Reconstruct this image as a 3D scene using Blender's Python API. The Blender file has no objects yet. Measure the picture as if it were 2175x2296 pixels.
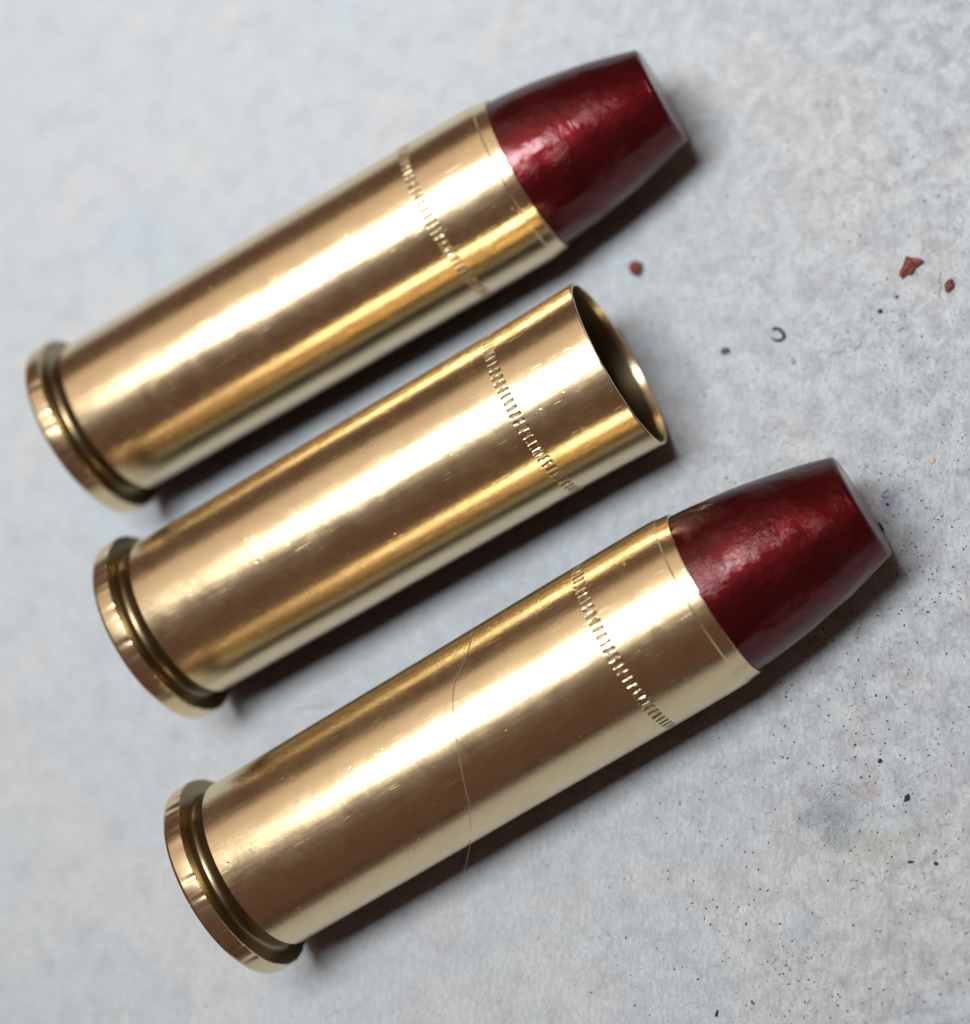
import bpy, bmesh, math, random
import numpy as np
from mathutils import Matrix, Vector

U = 0.001                       # everything below is written in millimetres
scene = bpy.context.scene
random.seed(7)
RNG = np.random.default_rng(11)

# ------------------------------------------------------------------ camera
F_PX, CX, CY, DIST, AX, AY = 4460.288, 233.749, 20.004, 109.0669, 0.270401, 0.388501
PW, PH = 2175.0, 2296.0
CAM_R = Matrix.Rotation(AY, 3, 'Y') @ Matrix.Rotation(AX, 3, 'X')
CAM_C = CAM_R @ Vector((0, 0, DIST))
cd = bpy.data.cameras.new('camera')
cam = bpy.data.objects.new('camera', cd)
scene.collection.objects.link(cam)
cam.matrix_world = Matrix.Translation(CAM_C * U) @ CAM_R.to_4x4()
cd.sensor_fit = 'HORIZONTAL'
cd.lens = 4.3
cd.sensor_width = 4.3 * PW / F_PX
cd.shift_x = -CX / PW
cd.shift_y = CY / PW
cd.clip_start = 0.002
cd.clip_end = 20
cd.dof.use_dof = True
cd.dof.focus_distance = 0.1003
cd.dof.aperture_fstop = 1.4
scene.camera = cam

def pixel_ray(x, y):
    d = CAM_R @ Vector(((x - PW / 2 - CX) / F_PX, -(y - PH / 2 - CY) / F_PX, -1.0))
    return d.normalized()

def on_ground(x, y, z=0.0):
    d = pixel_ray(x, y)
    return CAM_C + d * ((z - CAM_C.z) / d.z)

# ------------------------------------------------------------------ world and lamps
world = bpy.data.worlds.new('World')
scene.world = world
world.use_nodes = True
bg = world.node_tree.nodes['Background']
bg.inputs['Color'].default_value = (1.0, 0.55, 0.40, 1)
bg.inputs['Strength'].default_value = 0.10

def area_lamp(name, loc, target, sx, sy, watts, color, roll=0.0, spread=180):
    ld = bpy.data.lights.new(name, 'AREA')
    ld.shape = 'RECTANGLE'
    ld.size, ld.size_y = sx * U, sy * U
    ld.energy = watts
    ld.color = color
    ld.spread = math.radians(spread)
    o = bpy.data.objects.new(name, ld)
    scene.collection.objects.link(o)
    o.location = Vector(loc) * U
    q = (Vector(target) - Vector(loc)).to_track_quat('-Z', 'Y')
    o.rotation_euler = (q.to_matrix() @ Matrix.Rotation(roll, 3, 'Z')).to_euler()
    return o
area_lamp('bench_lamp', (-10, -4, 235), (-16, 112, 0), 115, 74, 0.325, (0.975, 0.985, 1.0), 0.40, 118)
area_lamp('room_lamp', (-230, 210, 620), (-20, 0, 0), 640, 640, 0.80, (1.0, 0.84, 0.70))
scene.cycles.max_bounces = 8
scene.cycles.diffuse_bounces = 3
scene.cycles.glossy_bounces = 5
scene.cycles.caustics_reflective = False

scene.view_settings.view_transform = 'Standard'
scene.view_settings.look = 'None'
scene.view_settings.exposure = 0.13
scene.view_settings.gamma = 1.0

# ------------------------------------------------------------------ helpers
def link(o, parent=None):
    scene.collection.objects.link(o)
    if parent is not None:
        o.parent = parent
    return o

def tag(o, label=None, category=None, group=None, kind=None):
    if label: o['label'] = label
    if category: o['category'] = category
    if group: o['group'] = group
    if kind: o['kind'] = kind
    return o

def mesh_obj(name, verts, faces, mat, parent=None, smooth=True):
    me = bpy.data.meshes.new(name)
    me.from_pydata([tuple(c * U for c in v) for v in verts], [], faces)
    me.update()
    if smooth:
        me.polygons.foreach_set('use_smooth', [True] * len(me.polygons))
    me.materials.append(mat)
    return link(bpy.data.objects.new(name, me), parent)

def vnoise(x, y, seed):
    """smooth value noise, lattice step 1"""
    xi, yi = np.floor(x).astype(np.int64), np.floor(y).astype(np.int64)
    fx, fy = x - xi, y - yi
    fx, fy = fx * fx * (3 - 2 * fx), fy * fy * (3 - 2 * fy)
    def h(a, b):
        n = (a * 374761393 + b * 668265263 + seed * 974634777) & 0x7fffffff
        n = ((n ^ (n >> 13)) * 1274126177) & 0x7fffffff
        return ((n ^ (n >> 16)) & 0xffff) / 65535.0
    a = h(xi, yi) * (1 - fx) + h(xi + 1, yi) * fx
    b = h(xi, yi + 1) * (1 - fx) + h(xi + 1, yi + 1) * fx
    return a * (1 - fy) + b * fy

# ------------------------------------------------------------------ materials
class NT:
    def __init__(self, name):
        self.m = bpy.data.materials.new(name)
        self.m.use_nodes = True
        self.t = self.m.node_tree
        self.b = self.t.nodes['Principled BSDF']
    def n(self, kind, **kw):
        nd = self.t.nodes.new(kind)
        for k, v in kw.items():
            setattr(nd, k, v)
        return nd
    def l(self, a, b):
        self.t.links.new(a, b)
    def coords(self, scale=(1000, 1000, 1000), rot=(0, 0, 0)):
        tc = self.n('ShaderNodeTexCoord'); mp = self.n('ShaderNodeMapping')
        mp.inputs['Scale'].default_value = scale
        mp.inputs['Rotation'].default_value = rot
        self.l(tc.outputs['Object'], mp.inputs['Vector'])
        return mp.outputs['Vector']
    def noise(self, vec, scale, detail=4, rough=0.55, dist=0.0):
        nd = self.n('ShaderNodeTexNoise')
        nd.inputs['Scale'].default_value = scale
        nd.inputs['Detail'].default_value = detail
        nd.inputs['Roughness'].default_value = rough
        nd.inputs['Distortion'].default_value = dist
        self.l(vec, nd.inputs['Vector'])
        return nd.outputs['Fac']
    def ramp(self, fac, stops):
        r = self.n('ShaderNodeValToRGB')
        el = r.color_ramp.elements
        while len(el) < len(stops): el.new(0.5)
        for e, (p, c) in zip(el, stops):
            e.position = p
            e.color = c if len(c) == 4 else (*c, 1)
        self.l(fac, r.inputs['Fac'])
        return r.outputs['Color']
    def mix(self, fac, a, b, blend='MIX'):
        mx = self.n('ShaderNodeMix', data_type='RGBA', blend_type=blend)
        for sock, v in ((mx.inputs[0], fac), (mx.inputs[6], a), (mx.inputs[7], b)):
            if hasattr(v, 'links'): self.l(v, sock)
            elif isinstance(v, (int, float)): sock.default_value = v
            else: sock.default_value = (*v, 1)
        return mx.outputs[2]
    def math(self, op, a, b=0.0):
        nd = self.n('ShaderNodeMath', operation=op)
        for sock, v in ((nd.inputs[0], a), (nd.inputs[1], b)):
            if hasattr(v, 'links'): self.l(v, sock)
            else: sock.default_value = v
        return nd.outputs[0]
    def bump(self, height, dist, strength=1.0, prev=None):
        bp = self.n('ShaderNodeBump')
        bp.inputs['Strength'].default_value = strength
        bp.inputs['Distance'].default_value = dist * U
        self.l(height, bp.inputs['Height'])
        if prev is not None: self.l(prev, bp.inputs['Normal'])
        return bp.outputs['Normal']
    def set(self, **kw):
        for k, v in kw.items():
            s = self.b.inputs[k.replace('_', ' ')]
            if hasattr(v, 'links'): self.l(v, s)
            else: s.default_value = v if isinstance(v, (int, float)) else (*v, 1)
        return self.m

K, Wt = (0, 0, 0), (1, 1, 1)

def brass_material(name, seed, rough=0.2, dull=1.0):
    t = NT(name)
    v = t.coords()
    off = t.n('ShaderNodeVectorMath', operation='ADD'); off.inputs[1].default_value = (seed * 17.3, seed * 5.1, seed * 9.7)
    t.l(v, off.inputs[0]); v = off.outputs[0]
    # drawn streaks run along the case (local X)
    st = t.n('ShaderNodeVectorMath', operation='MULTIPLY'); st.inputs[1].default_value = (0.10, 1, 1)
    t.l(v, st.inputs[0]); vs = st.outputs[0]
    streak = t.noise(vs, 5.5, 4, 0.6)
    fine = t.noise(vs, 30, 3, 0.6)
    blot = t.noise(v, 0.35, 4, 0.6, 0.5)
    grain = t.noise(v, 16, 3, 0.7)
    tarn = t.noise(v, 1.6, 5, 0.65, 0.8)
    col = t.mix(t.ramp(blot, [(0.35, K), (0.72, Wt)]), (0.79, 0.645, 0.385), (0.74, 0.585, 0.37))
    col = t.mix(t.math('MULTIPLY', t.ramp(tarn, [(0.52, K), (0.8, Wt)]), 0.22), col, (0.66, 0.46, 0.30))
    col = t.mix(t.math('MULTIPLY', t.ramp(grain, [(0.70, K), (0.76, Wt)]), 0.35), col, (0.42, 0.27, 0.15))
    # small nicks: elongated voronoi cells, only some of them
    nk = t.n('ShaderNodeVectorMath', operation='MULTIPLY'); nk.inputs[1].default_value = (0.5, 1, 1)
    t.l(v, nk.inputs[0])
    vor = t.n('ShaderNodeTexVoronoi', feature='F1'); vor.inputs['Scale'].default_value = 2.6
    t.l(nk.outputs[0], vor.inputs['Vector'])
    sel = t.math('GREATER_THAN', t.noise(v, 1.1, 2), 0.56)
    pit = t.math('MULTIPLY', t.ramp(vor.outputs['Distance'], [(0.03, Wt), (0.16, K)]), sel)
    r = t.math('ADD', rough, t.math('MULTIPLY', t.math('SUBTRACT', streak, 0.5), 0.10))
    r = t.math('ADD', r, t.math('MULTIPLY', t.ramp(tarn, [(0.5, K), (0.8, Wt)]), 0.03))
    sc1 = t.n('ShaderNodeMapping'); sc1.inputs['Scale'].default_value = (0.22, 3.4, 3.4); sc1.inputs['Rotation'].default_value = (0, 0.16, 0.12)
    t.l(v, sc1.inputs['Vector'])
    scr1 = t.ramp(t.noise(sc1.outputs['Vector'], 2.6, 2, 0.5), [(0.70, K), (0.74, Wt)])
    sc2 = t.n('ShaderNodeMapping'); sc2.inputs['Scale'].default_value = (3.2, 0.3, 0.9); sc2.inputs['Rotation'].default_value = (0.3, 0.5, 0.9)
    t.l(v, sc2.inputs['Vector'])
    scr2 = t.ramp(t.noise(sc2.outputs['Vector'], 2.2, 2, 0.5), [(0.745, K), (0.78, Wt)])
    scr = t.math('MAXIMUM', scr1, scr2)
    r = t.math('ADD', r, t.math('MULTIPLY', t.math('SUBTRACT', t.noise(v, 0.5, 5, 0.6, 1.0), 0.5), 0.15))
    r = t.math('ADD', r, t.math('MULTIPLY', scr, 0.10))
    hgt = t.math('MULTIPLY', scr, -0.0013)
    for src, amp in ((streak, 0.0012), (fine, 0.0008), (grain, 0.0010), (pit, -0.008), (blot, 0.016)):
        term = t.math('MULTIPLY', src, amp)
        hgt = t.math('ADD', hgt, term)
    nrm = t.bump(hgt, 1.0)
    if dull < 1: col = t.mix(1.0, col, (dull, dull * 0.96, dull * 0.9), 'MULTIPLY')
    return t.set(Base_Color=col, Metallic=1.0, Roughness=r, Normal=nrm)

def bullet_material(name, seed):
    t = NT(name)
    v = t.coords()
    off = t.n('ShaderNodeVectorMath', operation='ADD'); off.inputs[1].default_value = (seed * 7.3, seed * 3.1, seed * 11.7)
    t.l(v, off.inputs[0]); v = off.outputs[0]
    blot = t.noise(v, 0.45, 5, 0.62, 0.6)
    lump = t.noise(v, 2.4, 4, 0.6, 0.3)
    orange = t.noise(v, 9.0, 3, 0.6)
    mask = t.ramp(t.noise(v, 0.5, 3), [(0.42, K), (0.66, Wt)])
    col = t.ramp(blot, [(0.25, (0.060, 0.004, 0.005)), (0.5, (0.085, 0.005, 0.007)), (0.78, (0.125, 0.008, 0.009))])
    h = t.math('ADD', t.math('MULTIPLY', lump, 0.5), t.math('MULTIPLY', t.math('MULTIPLY', orange, mask), 1.3))
    nrm = t.bump(h, 0.030)
    t.b.inputs['Coat Weight'].default_value = 0.75
    t.b.inputs['Coat Roughness'].default_value = 0.065
    t.b.inputs['Coat IOR'].default_value = 1.42
    t.l(nrm, t.b.inputs['Coat Normal'])
    return t.set(Base_Color=col, Metallic=0.8, Roughness=0.40, Normal=nrm, Specular_Tint=(0.35, 0.03, 0.04))

def surface_material():
    t = NT('pale_fibre_sheet')
    v = t.coords()
    cloud = t.noise(v, 0.075, 4, 0.55, 0.4)
    tint = t.noise(v, 0.13, 3, 0.5, 0.6)
    mott = t.noise(v, 0.55, 5, 0.62, 0.3)
    fib_v = t.n('ShaderNodeVectorMath', operation='MULTIPLY'); fib_v.inputs[1].default_value = (1.0, 0.6, 1)
    t.l(v, fib_v.inputs[0])
    fib = t.noise(fib_v.outputs[0], 4.2, 5, 0.7, 0.6)
    dust = t.noise(v, 9.0, 2, 0.5)
    col = t.mix(t.ramp(cloud, [(0.34, K), (0.66, Wt)]), (0.585, 0.62, 0.635), (0.53, 0.605, 0.65))
    col = t.mix(t.math('MULTIPLY', t.ramp(tint, [(0.52, K), (0.72, Wt)]), 0.4), col, (0.65, 0.625, 0.62))
    col = t.mix(t.math('MULTIPLY', t.ramp(mott, [(0.46, K), (0.74, Wt)]), 0.55), col, (0.42, 0.455, 0.48))
    col = t.mix(t.math('MULTIPLY', t.ramp(fib, [(0.48, K), (0.74, Wt)]), 0.5), col, (0.38, 0.40, 0.42))
    # powder soiling, heavier to the right; part of that darkening paints in light falloff
    tc = t.n('ShaderNodeSeparateXYZ'); t.l(v, tc.inputs[0])
    side = t.n('ShaderNodeMapRange'); side.inputs['From Min'].default_value = -12; side.inputs['From Max'].default_value = 18
    t.l(tc.outputs['X'], side.inputs['Value'])
    soil_falloff = t.math('MULTIPLY', t.ramp(t.noise(v, 0.9, 6, 0.72, 0.5), [(0.42, K), (0.7, Wt)]), side.outputs[0])
    col = t.mix(t.math('MULTIPLY', soil_falloff, 0.85), col, (0.30, 0.315, 0.335))
    pep = t.math('MULTIPLY', t.ramp(dust, [(0.68, K), (0.76, Wt)]), side.outputs[0])
    col = t.mix(t.math('MULTIPLY', pep, 0.5), col, (0.12, 0.125, 0.14))
    # greasy smudges, plus the dent's shade painted in, all with ragged outlines
    def patch(px, py, rx, ry, color, amt, nscale=0.8):
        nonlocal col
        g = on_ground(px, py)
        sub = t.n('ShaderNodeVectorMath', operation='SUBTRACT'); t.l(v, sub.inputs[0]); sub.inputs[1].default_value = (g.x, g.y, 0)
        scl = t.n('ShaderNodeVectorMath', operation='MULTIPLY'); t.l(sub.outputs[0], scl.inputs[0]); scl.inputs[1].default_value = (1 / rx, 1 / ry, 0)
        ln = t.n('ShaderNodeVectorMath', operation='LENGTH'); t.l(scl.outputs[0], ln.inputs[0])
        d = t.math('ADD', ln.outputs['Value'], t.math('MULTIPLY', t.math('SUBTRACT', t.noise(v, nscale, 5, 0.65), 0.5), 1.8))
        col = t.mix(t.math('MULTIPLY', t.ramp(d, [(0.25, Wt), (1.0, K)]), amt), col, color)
    patch(1845, 1828, 2.1, 0.8, (0.22, 0.265, 0.305), 0.7)  # bluish shade of the big dent, put into the colour
    patch(1880, 1870, 1.3, 1.2, (0.25, 0.28, 0.30), 0.5)  # darker grey over the smaller dent
    patch(1985, 1895, 2.6, 1.4, (0.42, 0.40, 0.33), 0.5)
    patch(1996, 1122, 0.8, 0.9, (0.24, 0.27, 0.42), 0.6)
    patch(1800, 2075, 0.8, 0.9, (0.36, 0.48, 0.54), 0.5)
    patch(1950, 1770, 1.0, 0.7, (0.40, 0.32, 0.31), 0.5)
    nrm = t.bump(t.math('ADD', t.math('MULTIPLY', fib, 0.14), t.math('MULTIPLY', dust, 0.04)), 1.0)
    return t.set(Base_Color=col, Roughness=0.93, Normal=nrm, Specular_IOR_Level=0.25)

def plain(name, color, rough=0.6, noise_scale=6, dark=0.5, spec=0.4):
    t = NT(name)
    v = t.coords()
    n = t.noise(v, noise_scale, 4, 0.6)
    col = t.mix(t.ramp(n, [(0.35, K), (0.7, Wt)]), tuple(c * dark for c in color), color)
    return t.set(Base_Color=col, Roughness=rough, Normal=t.bump(n, 0.04), Specular_IOR_Level=spec)

GROOVE = brass_material('shaded_groove_brass', 5, 0.33, 0.38)  # groove's shade and dark reflection painted into the brass colour
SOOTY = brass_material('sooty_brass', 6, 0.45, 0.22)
M_SURF = surface_material()
M_RED = plain('red_brown_crumb', (0.27, 0.062, 0.034), 0.45, 5, 0.45)
M_BLACK = plain('black_residue', (0.028, 0.028, 0.032), 0.55, 8, 0.5)
M_GRIT = plain('grey_black_grit', (0.12, 0.12, 0.13), 0.7, 0.8, 0.3)
M_OLIVE = plain('olive_residue', (0.12, 0.125, 0.095), 0.7, 8, 0.5)
M_TAN = plain('tan_grain', (0.62, 0.47, 0.30), 0.6, 6, 0.8)
M_BLUE = plain('blue_black_grain', (0.03, 0.035, 0.07), 0.5, 6, 0.6)
M_HAIR = plain('brown_hair', (0.50, 0.37, 0.23), 0.3, 3, 0.8, 0.9)
M_LINT = plain('white_lint', (0.66, 0.68, 0.70), 0.8, 3, 0.95)
M_GREYFIB = plain('grey_lint', (0.16, 0.165, 0.18), 0.7, 3, 0.7)

# ------------------------------------------------------------------ the sheet the cartridges lie on
DENTS = [(*on_ground(1852, 1828)[:2], 2.3, 0.9), (*on_ground(1900, 1815)[:2], 1.3, 0.28),
         (*on_ground(1875, 1880)[:2], 1.2, 0.22), (*on_ground(1990, 1900)[:2], 1.4, 0.14)]
MOUTH_LIFT = 0.42              # the sheet rises in a soft ridge under the empty case's mouth
def sheet_height(x, y):
    h = -0.10 * vnoise(x * 0.22 + 9, y * 0.16 + 3, 1) - 0.07 * vnoise(x * 0.9, y * 0.5, 2) - 0.085 * vnoise(x * 2.4, y * 1.3, 3)
    for dx, dy, r, d in DENTS:
        q = ((x - dx) ** 2 + ((y - dy) * 1.35) ** 2) / (r * r)
        w = 0.65 + 0.7 * vnoise(x * 0.9 + 40, y * 0.9, 5)
        h = h - d * w * np.exp(-q * 1.6)
    h = h + MOUTH_LIFT * np.exp(-(((x - 3.0) / 6.0) ** 2 + ((y - 6.5) / 5.0) ** 2))
    return h + 0.02

xs = np.concatenate([[-420, -250, -150, -90, -68], np.arange(-58, 34.01, 0.235), [42, 58, 90, 150, 300]])
ys = np.concatenate([np.arange(-44, 44.01, 0.235), [54, 70, 110, 190, 330]])  # near edge cut short so the cases reflect the added dark plane
gx, gy = np.meshgrid(xs, ys)
gz = sheet_height(gx, gy)
nx, ny = len(xs), len(ys)
verts = np.stack([gx, gy, gz], -1).reshape(-1, 3)
idx = np.arange(nx * ny).reshape(ny, nx)
quads = np.stack([idx[:-1, :-1], idx[:-1, 1:], idx[1:, 1:], idx[1:, :-1]], -1).reshape(-1, 4)
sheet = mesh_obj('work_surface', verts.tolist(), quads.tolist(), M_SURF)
dark_plane = mesh_obj('unseen_dark_plane', [(-500, -500, -2.5), (400, -500, -2.5), (400, 420, -2.5), (-500, 420, -2.5)], [(0, 1, 2, 3)],  # added out of view to darken reflections low on the cases
                 plain('dark_brown_plane', (0.11, 0.062, 0.042), 0.55, 0.05, 0.7), smooth=False)
tag(dark_plane, kind='structure')
tag(sheet, 'pale blue-grey fibrous sheet dusted with dark specks under the cartridges', 'surface', kind='structure')
del sheet['category']

# ------------------------------------------------------------------ cartridges
R_RIM, R_CASE, CASE_L, RIM_T = 5.532, 4.774, 30.47, 1.08
BAND0, BAND1 = 24.90, 25.62          # crimp ring (cannelure) rolled into the case

def lathe(name, profile, seg, mat, parent, deform=None):
    """revolve (s, r) about local X"""
    th = np.linspace(0, 2 * np.pi, seg, endpoint=False)
    P = np.array(profile, float)
    s = np.repeat(P[:, 0][:, None], seg, 1)
    r = np.repeat(P[:, 1][:, None], seg, 1)
    T = np.repeat(th[None, :], len(P), 0)
    if deform is not None:
        s, r = deform(s, r, T)
    V = np.stack([s, r * np.cos(T), r * np.sin(T)], -1).reshape(-1, 3)
    idx = np.arange(len(P) * seg).reshape(len(P), seg)
    a, b = idx[:-1], idx[1:]
    an, bn = np.roll(a, -1, 1), np.roll(b, -1, 1)
    Q = np.stack([a, an, bn, b], -1).reshape(-1, 4)
    return mesh_obj(name, V.tolist(), Q.tolist(), mat, parent)

def sm_angle(o, deg=35):
    me = o.data
    bm = bmesh.new(); bm.from_mesh(me)
    for e in bm.edges:
        if len(e.link_faces) == 2 and e.calc_face_angle(0) > math.radians(deg):
            e.smooth = False
    bm.to_mesh(me); bm.free()
    return o

def bevel_profile(pts, rad):
    """round interior corners of a profile"""
    out = [pts[0]]
    for p0, p1, p2 in zip(pts[:-2], pts[1:-1], pts[2:]):
        a, b, c = Vector(p0), Vector(p1), Vector(p2)
        u, w = (a - b), (c - b)
        k = min(rad, u.length * 0.45, w.length * 0.45)
        q0, q2 = b + u.normalized() * k, b + w.normalized() * k
        for t in (0, 0.25, 0.5, 0.75, 1):
            q = q0 * (1 - t) ** 2 + b * 2 * t * (1 - t) + q2 * t * t
            out.append((q.x, q.y))
    out.append(pts[-1])
    return out

def make_teeth(seed, n=74):
    r = random.Random(seed)
    edges, t = [], 0.0
    gaps = [0.88 + 0.24 * r.random() for _ in range(n)]
    tot = sum(gaps)
    for g in gaps:
        w = g / tot * 2 * math.pi
        edges.append((t, w, 0.44 + 0.16 * r.random(), (r.random() - 0.5) * 0.09, 0.85 + 0.3 * r.random(), r.random() < 0.14))
        t += w
    return edges

def band_deform(seed):
    teeth = make_teeth(seed)
    starts = np.array([e[0] for e in teeth])
    def f(s, r, T):
        u = (s - BAND0) / (BAND1 - BAND0)
        k = np.clip(np.searchsorted(starts, T, side='right') - 1, 0, len(teeth) - 1)
        w = np.array([e[1] for e in teeth])[k]
        wid = np.array([e[2] for e in teeth])[k]
        sl = np.array([e[3] for e in teeth])[k]
        dep = np.array([e[4] for e in teeth])[k]
        bar = np.array([e[5] for e in teeth])[k]
        ph = (T - starts[k]) / w + sl * (u - 0.5) * 4
        tooth = np.clip((wid * 0.5 - np.abs(ph - 0.5)) / 0.10, 0, 1)
        # some impressions carry a slanting burr
        burr = np.clip(1 - np.abs((ph - 0.5) - (u - 0.5) * 0.8) / 0.12, 0, 1) * bar
        win = np.clip((0.5 - np.abs(u - 0.5) - 0.06) / 0.10, 0, 1)
        lip = np.clip(1 - np.abs(np.abs(u - 0.5) - 0.46) / 0.06, 0, 1)
        d = win * (0.003 + 0.045 * dep * tooth - 0.028 * burr * tooth)
        edge = (u < 1e-6) | (u > 1 - 1e-6)
        d = np.where(edge, 0.0, d)
        return s, r - d 
    return f

def axis_frame(x, y, h, lift=0.0):
    tilt = math.asin((R_RIM - R_CASE - lift) / (CASE_L - RIM_T))
    d = Vector((math.cos(h) * math.cos(tilt), math.sin(h) * math.cos(tilt), -math.sin(tilt)))
    o = Vector((x, y, R_RIM * math.cos(tilt)))
    u = Vector((0, 0, 1)).cross(d).normalized()
    v = d.cross(u)
    return o, d, u, v

def build_case(root, name, brass, seed, loaded, mouth_nick, tick_brass, sooty):
    # outer wall in front of the crimp ring and the rest of the body
    if loaded:
        front = [(BAND1, R_CASE), (27.1, R_CASE), (28.4, R_CASE - 0.012), (29.4, R_CASE - 0.03), (29.70, R_CASE - 0.05)]
        tip = [(29.73, R_CASE - 0.052), (29.78, R_CASE - 0.105), (30.12, R_CASE - 0.14), (CASE_L - 0.02, 4.60), (CASE_L, 4.585), (CASE_L, 4.47), (CASE_L - 0.08, 4.43), (28.0, 4.41), (20.0, 4.41)]
    else:
        front = [(BAND1, R_CASE), (26.9, R_CASE + 0.010), (28.1, R_CASE + 0.035), (29.1, R_CASE + 0.065), (29.8, R_CASE + 0.085)]
        tip = [(CASE_L - 0.06, R_CASE + 0.10), (CASE_L, R_CASE + 0.085), (CASE_L + 0.005, 4.75), (CASE_L - 0.03, 4.71), (CASE_L - 0.35, 4.68)]
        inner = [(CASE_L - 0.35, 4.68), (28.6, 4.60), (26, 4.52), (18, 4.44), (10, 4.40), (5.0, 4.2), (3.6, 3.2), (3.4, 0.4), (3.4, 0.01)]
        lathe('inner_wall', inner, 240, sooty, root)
    body_s = np.linspace(2.03, BAND0, 26)
    body = [(float(s), R_CASE + 0.006 * math.sin(s * 0.5 + seed)) for s in body_s]
    body[-1] = (BAND0, R_CASE)
    body[0] = (2.03, R_CASE - 0.01)
    r = random.Random(seed * 31 + 5)
    nicks = [(r.uniform(0, 2 * math.pi), r.uniform(0.02, 0.06), r.uniform(0.004, 0.018)) for _ in range(46)] + mouth_nick
    def wobble(s, rr, T):
        out = rr + 0.010 * np.sin(2 * T + seed) * np.clip(s / CASE_L, 0, 1)
        rag = np.zeros_like(s)
        near = s > CASE_L - 0.3
        for a, w, d in nicks:
            dt = (T - a + np.pi) % (2 * np.pi) - np.pi
            g = np.exp(-(dt / w) ** 2) * d
            rag += g * np.clip((s - (CASE_L - 0.3)) / 0.3, 0, 1)
        return s - rag * near, out
    back = lathe(name, body, 240, brass, root, wobble)
    mouth = lathe('mouth', front + tip, 480, brass, back, wobble)
    sm_angle(mouth, 12)
    band_rows = [BAND0] + list(np.linspace(BAND0 + 0.03, BAND1 - 0.03, 13)) + [BAND1]
    def bd(s, rr, T, f=band_deform(seed)):
        s, rr = f(s, rr, T)
        return s, rr + 0.010 * np.sin(2 * T + seed) * np.clip(s / CASE_L, 0, 1)
    ring = sm_angle(lathe('cannelure', [(s, R_CASE) for s in band_rows], 1036, brass, back, bd), 30)
    ring.data.materials.append(tick_brass)
    for p in ring.data.polygons:                      # pressed ticks take the darker brass
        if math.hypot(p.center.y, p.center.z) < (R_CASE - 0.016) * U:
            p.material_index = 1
    rim_pts = [(0.0, 0.01), (0.0, 2.2), (0.0, R_RIM - 0.22), (0.08, R_RIM - 0.05), (0.22, R_RIM), (RIM_T - 0.03, R_RIM), (RIM_T, R_RIM - 0.03), (RIM_T + 0.01, R_RIM - 0.10)]
    groove_pts = [(RIM_T + 0.01, R_RIM - 0.10), (RIM_T + 0.04, 4.72), (RIM_T + 0.12, 4.53), (1.46, 4.51), (1.76, 4.63), (2.03, R_CASE - 0.01)]
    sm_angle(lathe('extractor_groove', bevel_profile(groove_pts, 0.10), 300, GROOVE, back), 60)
    rr_ = random.Random(seed * 13 + 2)
    rn = [(rr_.uniform(0, 2 * math.pi), rr_.uniform(0.012, 0.04), rr_.uniform(0.015, 0.06)) for _ in range(60)]
    def rim_wear(s, q, T):
        for a, w, d in rn:
            dt = (T - a + np.pi) % (2 * np.pi) - np.pi
            q = q - np.exp(-(dt / w) ** 2) * d * (np.abs(s - RIM_T + 0.02) < 0.16) * (q > 5.2)
        return s, q
    sm_angle(lathe('rim', bevel_profile(rim_pts, 0.03), 360, brass, back, rim_wear), 50)
    return back

def build_bullet(root, mat, seed):
    LB, RM, R0 = 8.58, 2.86, 4.46
    prof = [(CASE_L - 6, R0 - 0.03), (CASE_L - 0.3, R0)]
    L0 = 0.0
    n = 34
    for i in range(n + 1):
        t = i / n
        s = CASE_L - 0.05 + t * (LB - 0.28)
        # convex ogive down to the flat nose
        r = R0 + (RM + 0.06 - R0) * (0.36 * t + 0.64 * t ** 2.0)
        prof.append((s, r))
    sE, rE = prof[-1]
    for i in range(1, 9):
        a = i / 8 * math.pi / 2
        prof.append((sE + 0.30 * math.sin(a), rE - 0.27 * (1 - math.cos(a)) - 0.03 * i / 8))
    for k in (0.8, 0.55, 0.3, 0.01):
        prof.append((sE + 0.30 + 0.02 * (1 - k), (rE - 0.30) * k))
    def lumps(s, r, T):
        y, z = np.cos(T) * 4.4, np.sin(T) * 4.4
        nse = vnoise(s * 0.8 + seed * 9, y * 0.8 + z * 1.7 + 20, 3) - 0.5
        n2 = vnoise(s * 2.6 + seed, T * 9.0 % 56.5 + 3, 8) - 0.5
        n3 = vnoise(s * 5.5 + seed, T * 22.0 + 3, 9) - 0.5
        k = np.clip((s - CASE_L) / 0.6, 0, 1) * (r > 1.0)
        return s, r + k * (0.030 * nse + 0.010 * n2 + 0.005 * n3)
    # dense rows for the lumps
    dense = [prof[0]]
    for p0, p1 in zip(prof[:-1], prof[1:]):
        m = max(1, int((p1[0] - p0[0]) / 0.09)) if p0[0] > CASE_L - 1 else 1
        for j in range(1, m + 1):
            t = j / m
            dense.append((p0[0] + (p1[0] - p0[0]) * t, p0[1] + (p1[1] - p0[1]) * t))
    return lathe('bullet', dense, 360, mat, root, lumps)

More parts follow.
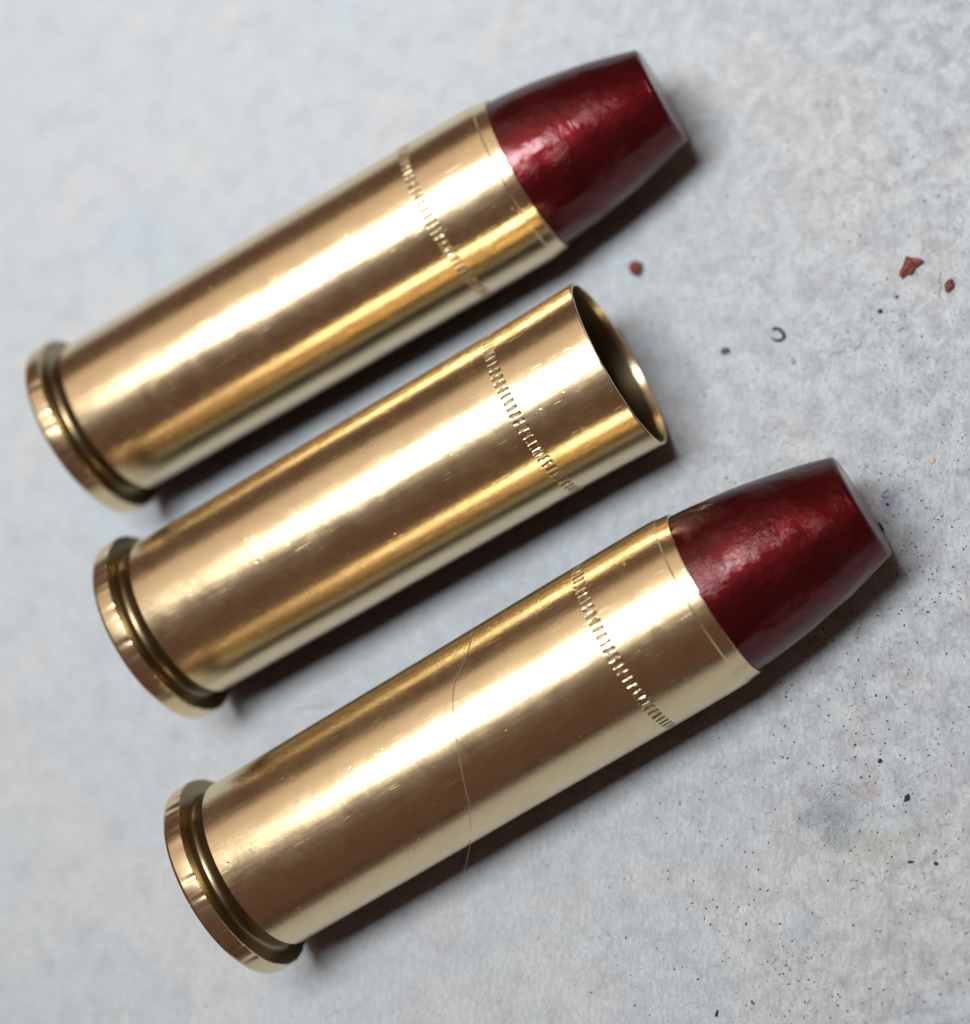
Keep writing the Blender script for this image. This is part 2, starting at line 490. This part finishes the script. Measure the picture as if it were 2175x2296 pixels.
SPECS = [
    ('cartridge', (-29.7296, 7.1430, 0.400121), True, 'loaded brass cartridge with glossy red bullet, topmost of the three on the sheet', 'cartridge', 1, 0.235),
    ('empty_cartridge_case', (-24.0490, -5.3248, 0.412787), False, 'empty brass cartridge case with open mouth, lying between the two loaded cartridges', 'cartridge case', 2, 0.24),
    ('cartridge', (-18.5127, -19.2986, 0.456776), True, 'loaded brass cartridge with red bullet, a thin hair across its case, lowest of three', 'cartridge', 3, 0.255),
]
frames = {}
for nm, (x, y, h), loaded, label, cat, seed, rough in SPECS:
    o, d, u, v = axis_frame(x, y, h, 0.0 if loaded else MOUTH_LIFT)
    root = bpy.data.objects.new(nm, None)
    root.empty_display_size = 0.004
    link(root)
    Mx = Matrix((d, u, v)).transposed()
    root.matrix_world = Matrix.Translation(o * U) @ Mx.to_4x4()
    tag(root, label, cat, 'brass cartridges on the sheet')
    frames[seed] = (o, d, u, v)
    brass = brass_material('brass_%s' % 'abc'[seed - 1], seed, rough)
    up = math.pi / 2
    nick = {1: [(up + 0.35, 0.05, 0.06)], 2: [], 3: [(up + 0.3, 0.03, 0.05)]}[seed]
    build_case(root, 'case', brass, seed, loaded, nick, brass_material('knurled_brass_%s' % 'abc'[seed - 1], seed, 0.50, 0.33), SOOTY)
    if loaded:
        build_bullet(root, bullet_material('red_coating_%s' % 'abc'[seed - 1], seed), seed)

# ------------------------------------------------------------------ crumbs lying on the sheet
def sheet_z(x, y):
    return float(sheet_height(np.array([x]), np.array([y]))[0])

def lump_mesh(name, blobs, mat, seed, sub=3, rough=0.25):
    """one closed lump, from overlapping ellipsoid blobs (centre, radii) shrink-wrapped radially"""
    bm = bmesh.new()
    bmesh.ops.create_icosphere(bm, subdivisions=sub, radius=1.0)
    vs = np.array([v.co[:] for v in bm.verts])
    off = RNG.normal(size=(4, 3)) * 1.0
    out = []
    r = np.random.default_rng(seed)
    planes = r.normal(size=(9, 3)); planes /= np.linalg.norm(planes, axis=1)[:, None]
    pd = r.uniform(0.72, 1.0, 9)
    for p in vs:
        t = 1.0
        for n_, k in zip(planes, pd):
            c = p @ n_
            if c > 1e-3: t = min(t, k / c)
        out.append(p * t)
    out = np.array(out)
    if len(blobs) == 1:
        c, rad = blobs[0]
        out = out * np.array(rad) + np.array(c)
    else:
        # bend along a poly-line of blobs: x runs along the chain
        res = []
        C = np.array([b[0] for b in blobs], float); Rr = np.array([b[1] for b in blobs], float)
        m = len(blobs) - 1
        for p in out:
            tt = (p[0] + 1) / 2 * m
            i = min(int(tt), m - 1); f = tt - i
            cc = C[i] * (1 - f) + C[i + 1] * f
            rr = Rr[i] * (1 - f) + Rr[i + 1] * f
            dirv = C[i + 1] - C[i]; dirv /= np.linalg.norm(dirv) + 1e-9
            side = np.array([-dirv[1], dirv[0], 0])
            res.append(cc + side * p[1] * rr[1] + np.array([0, 0, 1]) * p[2] * rr[2] + dirv * (p[0] * rr[0] if i in (0, m - 1) else 0) * 0.4)
        out = np.array(res)
    ctr = out.mean(0); q0 = (out - ctr)
    nz = vnoise(q0[:, 0] * 7 + 31 + seed, q0[:, 1] * 7 + q0[:, 2] * 5 + 17, seed) - 0.5 + 0.6 * (vnoise(q0[:, 0] * 15 + 31, q0[:, 2] * 15 + q0[:, 1] * 11 + 9, seed + 1) - 0.5)
    out = ctr + q0 * (1 + 0.55 * nz[:, None])
    V = [tuple(q) for q in out]
    F = [tuple(v.index for v in f.verts) for f in bm.faces]
    bm.free()
    return V, F

def crumb(name, px, py, blobs, mat, label, category, seed, rot=0.0, group=None, sink=0.35):
    g = on_ground(px, py)
    V, F = lump_mesh(name, blobs, mat, seed)
    zmin = min(v[2] for v in V)
    c, s = math.cos(rot), math.sin(rot)
    V = [(v[0] * c - v[1] * s, v[0] * s + v[1] * c, v[2] - zmin) for v in V]
    hgt = max(v[2] for v in V)
    o = mesh_obj(name, V, F, mat, smooth=False)
    o.location = Vector((g.x, g.y, sheet_z(g.x, g.y) - 0.10 * hgt)) * U
    return tag(o, label, category, group)

GR = 'crumbs scattered on the sheet'
crumb('red_crumb', 1428, 606, [((0, 0, 0), (0.36, 0.44, 0.34))], M_RED, 'blocky red-brown crumb beside the topmost bullet, above the open case mouth', 'crumb', 3, 0.3, GR)
crumb('red_crumb', 2036, 600, [((-0.40, -0.42, 0.2), (0.22, 0.30, 0.27)), ((-0.10, -0.10, 0.26), (0.2, 0.40, 0.32)), ((0.28, 0.20, 0.34), (0.2, 0.34, 0.30)), ((0.70, 0.05, 0.26), (0.2, 0.30, 0.26))],
      M_RED, 'bent elongated red-brown crumb, biggest of the crumbs near the right edge', 'crumb', 5, 0.1, GR)
crumb('red_crumb', 2128, 641, [((0, 0, 0), (0.26, 0.36, 0.24))], M_RED, 'small red-brown crumb nearest the right edge of the sheet', 'crumb', 8, -0.5, GR)
crumb('olive_crumb', 1628, 789, [((0, 0, 0), (0.26, 0.22, 0.09))], M_OLIVE, 'flat olive-grey crumb with a stray tip, to the right of the open case mouth', 'crumb', 12, 0.5, GR)
crumb('black_crumb', 2033, 1789, [((0, 0, 0), (0.13, 0.22, 0.09))], M_BLACK, 'largest black flake, right of the blue dent in the sheet', 'flake', 14, -0.5, GR)
crumb('black_crumb', 1606, 2273, [((0, 0, 0), (0.09, 0.17, 0.07))], M_BLACK, 'black flake at the very bottom edge of the picture', 'flake', 15, -0.3, GR)
crumb('black_crumb', 1687, 2248, [((0, 0, 0), (0.08, 0.15, 0.05))], M_GREYFIB, 'grey-black sliver just above and right of the bottommost flake', 'flake', 16, 0.5, GR)
crumb('black_crumb', 1972, 697, [((0, 0, 0), (0.13, 0.12, 0.09))], M_BLACK, 'round black speck below the big red-brown crumb', 'speck', 17, 0.3, GR)
crumb('black_crumb', 2010, 665, [((0, 0, 0), (0.10, 0.09, 0.06))], M_BLACK, 'tiny black speck directly under the bent red-brown crumb', 'speck', 18, 0.1, GR)
crumb('black_crumb', 1976, 1182, [((0, 0, 0), (0.07, 0.27, 0.07))], M_BLACK, 'black rod-shaped grain beside the nose of the lowest bullet', 'grain', 19, 0.45, GR)
crumb('blue_grain', 1990, 1131, [((0, 0, 0), (0.09, 0.08, 0.06))], M_BLUE, 'blue-black grain in a bluish smudge right of the lowest bullet', 'grain', 20, 0.2, GR)
crumb('tan_grain', 2087, 1033, [((0, 0, 0), (0.17, 0.17, 0.06))], M_TAN, 'pale tan round grain near the right edge, above the lowest bullet', 'grain', 21, 0.0, GR)
crumb('black_crumb', 2040, 1933, [((0, 0, 0), (0.16, 0.07, 0.05))], M_BLACK, 'black splinter low on the right, below the blue dent', 'flake', 22, 0.1, GR)
crumb('black_crumb', 2099, 1937, [((0, 0, 0), (0.11, 0.10, 0.05))], M_BLACK, 'rightmost black flake below the blue dent', 'flake', 23, 0.7, GR)
crumb('black_crumb', 1973, 1706, [((0, 0, 0), (0.11, 0.10, 0.05))], M_BLACK, 'black flake above the reddish fibre tuft at right', 'flake', 24, 0.7, GR)

def tube(name, pts, rad, mat, sides=5, taper=True):
    P = [Vector(p) for p in pts]
    # catmull-rom
    Q = []
    for i in range(len(P) - 1):
        p0, p1, p2, p3 = P[max(i - 1, 0)], P[i], P[i + 1], P[min(i + 2, len(P) - 1)]
        for k in range(6):
            t = k / 6
            Q.append(0.5 * ((2 * p1) + (p2 - p0) * t + (2 * p0 - 5 * p1 + 4 * p2 - p3) * t * t + (3 * p1 - p0 - 3 * p2 + p3) * t ** 3))
    Q.append(P[-1])
    V, F = [], []
    for i, q in enumerate(Q):
        d = (Q[min(i + 1, len(Q) - 1)] - Q[max(i - 1, 0)]).normalized()
        a = d.cross(Vector((0.3, 0.2, 1))).normalized(); b = d.cross(a)
        e = i / (len(Q) - 1)
        r = rad * (min(1, 0.35 + 4 * min(e, 1 - e)) if taper else 1)
        for k in range(sides):
            w = 2 * math.pi * k / sides
            V.append(q + (a * math.cos(w) + b * math.sin(w)) * r)
    for i in range(len(Q) - 1):
        for k in range(sides):
            F.append((i * sides + k, i * sides + (k + 1) % sides, (i + 1) * sides + (k + 1) % sides, (i + 1) * sides + k))
    F.append(tuple(range(sides))[::-1]); F.append(tuple((len(Q) - 1) * sides + k for k in range(sides)))
    return mesh_obj(name, [tuple(v) for v in V], F, mat)

# curled black shaving and small curl on the sheet
def ground_path(pix, z=0.05):
    out = []
    for i, (x, y) in enumerate(pix):
        g = on_ground(x, y)
        out.append((g.x, g.y, sheet_z(g.x, g.y) + z))
    return out
tag(tube('black_curl', ground_path([(1733, 742), (1737, 737), (1746, 738), (1753, 744), (1757, 750), (1758, 757), (1750, 763), (1740, 763), (1731, 758)], 0.10), 0.085, M_BLACK),
    'curled black shaving forming a broken ring, right of the open case mouth', 'shaving', GR)
tag(tube('black_curl', ground_path([(1771, 803), (1775, 802), (1780, 807), (1782, 813), (1777, 815), (1773, 809)], 0.05), 0.028, M_GREYFIB),
    'tiny grey ring-shaped shaving below the broken black ring', 'shaving', GR)
tag(tube('dark_fibre', ground_path([(1850, 810), (1860, 797), (1868, 790), (1878, 790), (1888, 786), (1898, 774), (1908, 776), (1921, 778), (1929, 770), (1931, 758)], 0.03), 0.014, M_GREYFIB),
    'wavy dark fibre on the sheet, left of centre below the red-brown crumbs', 'fibre')
tag(tube('dark_fibre', ground_path([(2109, 612), (2107, 620), (2106, 632), (2110, 640), (2106, 650), (2104, 660), (2110, 668)], 0.05), 0.016, M_GREYFIB),
    'thin curved dark fibre touching the left of the small red-brown crumb', 'fibre')
tag(tube('dark_fibre', ground_path([(650, 1596), (690, 1588), (730, 1583), (760, 1574)], 0.3), 0.010, M_GREYFIB),
    'straight dark fibre on the sheet behind the lowest rim', 'fibre')

# the long hair draped over the lowest cartridge
def on_case(k, x, y, gap=0.02):
    o, d, u, v = frames[k]
    D = pixel_ray(x, y)
    w = CAM_C - o
    a = D - d * D.dot(d); b = w - d * w.dot(d)
    R = R_CASE + gap
    A, B, Cq = a.dot(a), 2 * a.dot(b), b.dot(b) - R * R
    disc = max(B * B - 4 * A * Cq, 0)
    return CAM_C + D * ((-B - math.sqrt(disc)) / (2 * A))
hair_pts = [on_case(3, 1062, 1402, 0.3) + Vector((-0.05, 0.3, 0.15)), on_case(3, 1061, 1402, 0.24), on_case(3, 1056, 1425, 0.05)]
hair_pts += [on_case(3, x, y) for x, y in [(1050, 1455), (1038, 1491), (1022, 1522), (1016, 1547), (1015, 1575), (1016, 1599), (1023, 1658), (1034, 1721), (1043, 1765), (1052, 1803), (1055, 1850)]]
hair_pts += [on_case(3, 1052, 1893, 0.05) + Vector((0, 0, -0.1)), on_ground(1047, 1925, 2.4), on_ground(1041, 1960, 1.5), on_ground(1034, 2000, 0.5), on_ground(1028, 2030, 0.15)]
tag(tube('hair', hair_pts, 0.016, M_HAIR), 'thin hair draped across the middle of the lowest brass case', 'hair')

# ------------------------------------------------------------------ uncountable dirt and fibre
def density(px, py):
    """share of specks by place: dirtier towards the right"""
    return np.clip((px - 1250) / 700, 0.02, 1.0) * np.clip(0.25 + (py - 250) / 900, 0.12, 1.0)

def scatter(n, seed, dens=True, x0=0, x1=PW + 60, y0=-20, y1=PH + 40):
    r = np.random.default_rng(seed)
    out = []
    while len(out) < n:
        px, py = r.uniform(x0, x1), r.uniform(y0, y1)
        if dens and r.random() > density(px, py) * (0.25 + 1.5 * vnoise(np.array([px / 120.]), np.array([py / 120.]), 21)[0] ** 2):
            continue
        out.append(on_ground(px, py))
    return out, r

def grit(name, pts, r, lo, hi, mat, label, flat=0.5):
    V, F = [], []
    z = sheet_height(np.array([p.x for p in pts]), np.array([p.y for p in pts]))
    for p, zz in zip(pts, z):
        s = lo * (hi / lo) ** (r.random() ** 2.2)
        a = r.uniform(0, math.pi); el = r.uniform(1, 2.6)
        rx, ry, rz = s * el ** 0.5, s / el ** 0.5, s * flat * r.uniform(0.5, 1.2)
        c, sn = math.cos(a), math.sin(a)
        b = len(V)
        ring = 6
        for k in range(ring):
            w = 2 * math.pi * k / ring
            q = r.uniform(0.65, 1.2)
            x, y = rx * math.cos(w) * q, ry * math.sin(w) * q
            V.append((p.x + x * c - y * sn, p.y + x * sn + y * c, zz + rz * r.uniform(0.1, 0.6)))
        V.append((p.x + r.uniform(-.3, .3) * rx, p.y + r.uniform(-.3, .3) * ry, zz + rz * 1.4))
        V.append((p.x, p.y, zz - rz * 0.4))
        for k in range(ring):
            F.append((b + k, b + (k + 1) % ring, b + 6)); F.append((b + (k + 1) % ring, b + k, b + 7))
    return tag(mesh_obj(name, V, F, mat, smooth=False), label, kind='stuff')

pts, r = scatter(5200, 31)
grit('grit', pts, r, 0.012, 0.07, M_GRIT, 'fine black powder specks dusted over the right of the sheet')
pts, r = scatter(70, 33)
grit('bright_grit', pts, r, 0.018, 0.03, NT('white_grain').set(Base_Color=(0.9, 0.9, 0.9), Roughness=0.1), 'tiny bright grains among the dark specks')

def fibres(name, pts, r, lmin, lmax, wid, mat, label, lift=0.06, dirbias=None):
    V, F = [], []
    z = sheet_height(np.array([p.x for p in pts]), np.array([p.y for p in pts]))
    for p, zz in zip(pts, z):
        L = r.uniform(lmin, lmax); a = r.uniform(0, 2 * math.pi) if dirbias is None else dirbias + r.normal() * 0.5
        curl = r.normal() * 1.1
        b = len(V); n = 5
        x, y = p.x, p.y
        for k in range(n):
            t = k / (n - 1)
            ang = a + curl * (t - 0.5) * 2
            zz2 = zz + lift * math.sin(math.pi * t) * r.uniform(0.4, 1.0) + 0.01
            w = wid * (0.4 + 0.6 * math.sin(math.pi * min(max(t, 0.1), 0.9)))
            nx_, ny_ = -math.sin(ang) * w, math.cos(ang) * w
            V += [(x + nx_, y + ny_, zz2), (x - nx_, y - ny_, zz2), (x, y, zz2 + w * 1.2)]
            x += math.cos(ang) * L / (n - 1); y += math.sin(ang) * L / (n - 1)
        for k in range(n - 1):
            i, j = b + 3 * k, b + 3 * (k + 1)
            F += [(i, j, j + 2, i + 2), (i + 2, j + 2, j + 1, i + 1)]
    return tag(mesh_obj(name, V, F, mat), label, kind='stuff')

pts, r = scatter(16000, 41, dens=False)
fibres('lint', pts, r, 0.2, 0.7, 0.007, M_LINT, 'pale matted fibres standing out of the sheet', 0.028, math.pi / 2)
pts, r = scatter(170, 43)
fibres('dark_lint', pts, r, 0.12, 0.5, 0.009, M_GREYFIB, 'short dark fibres caught in the sheet', 0.04)
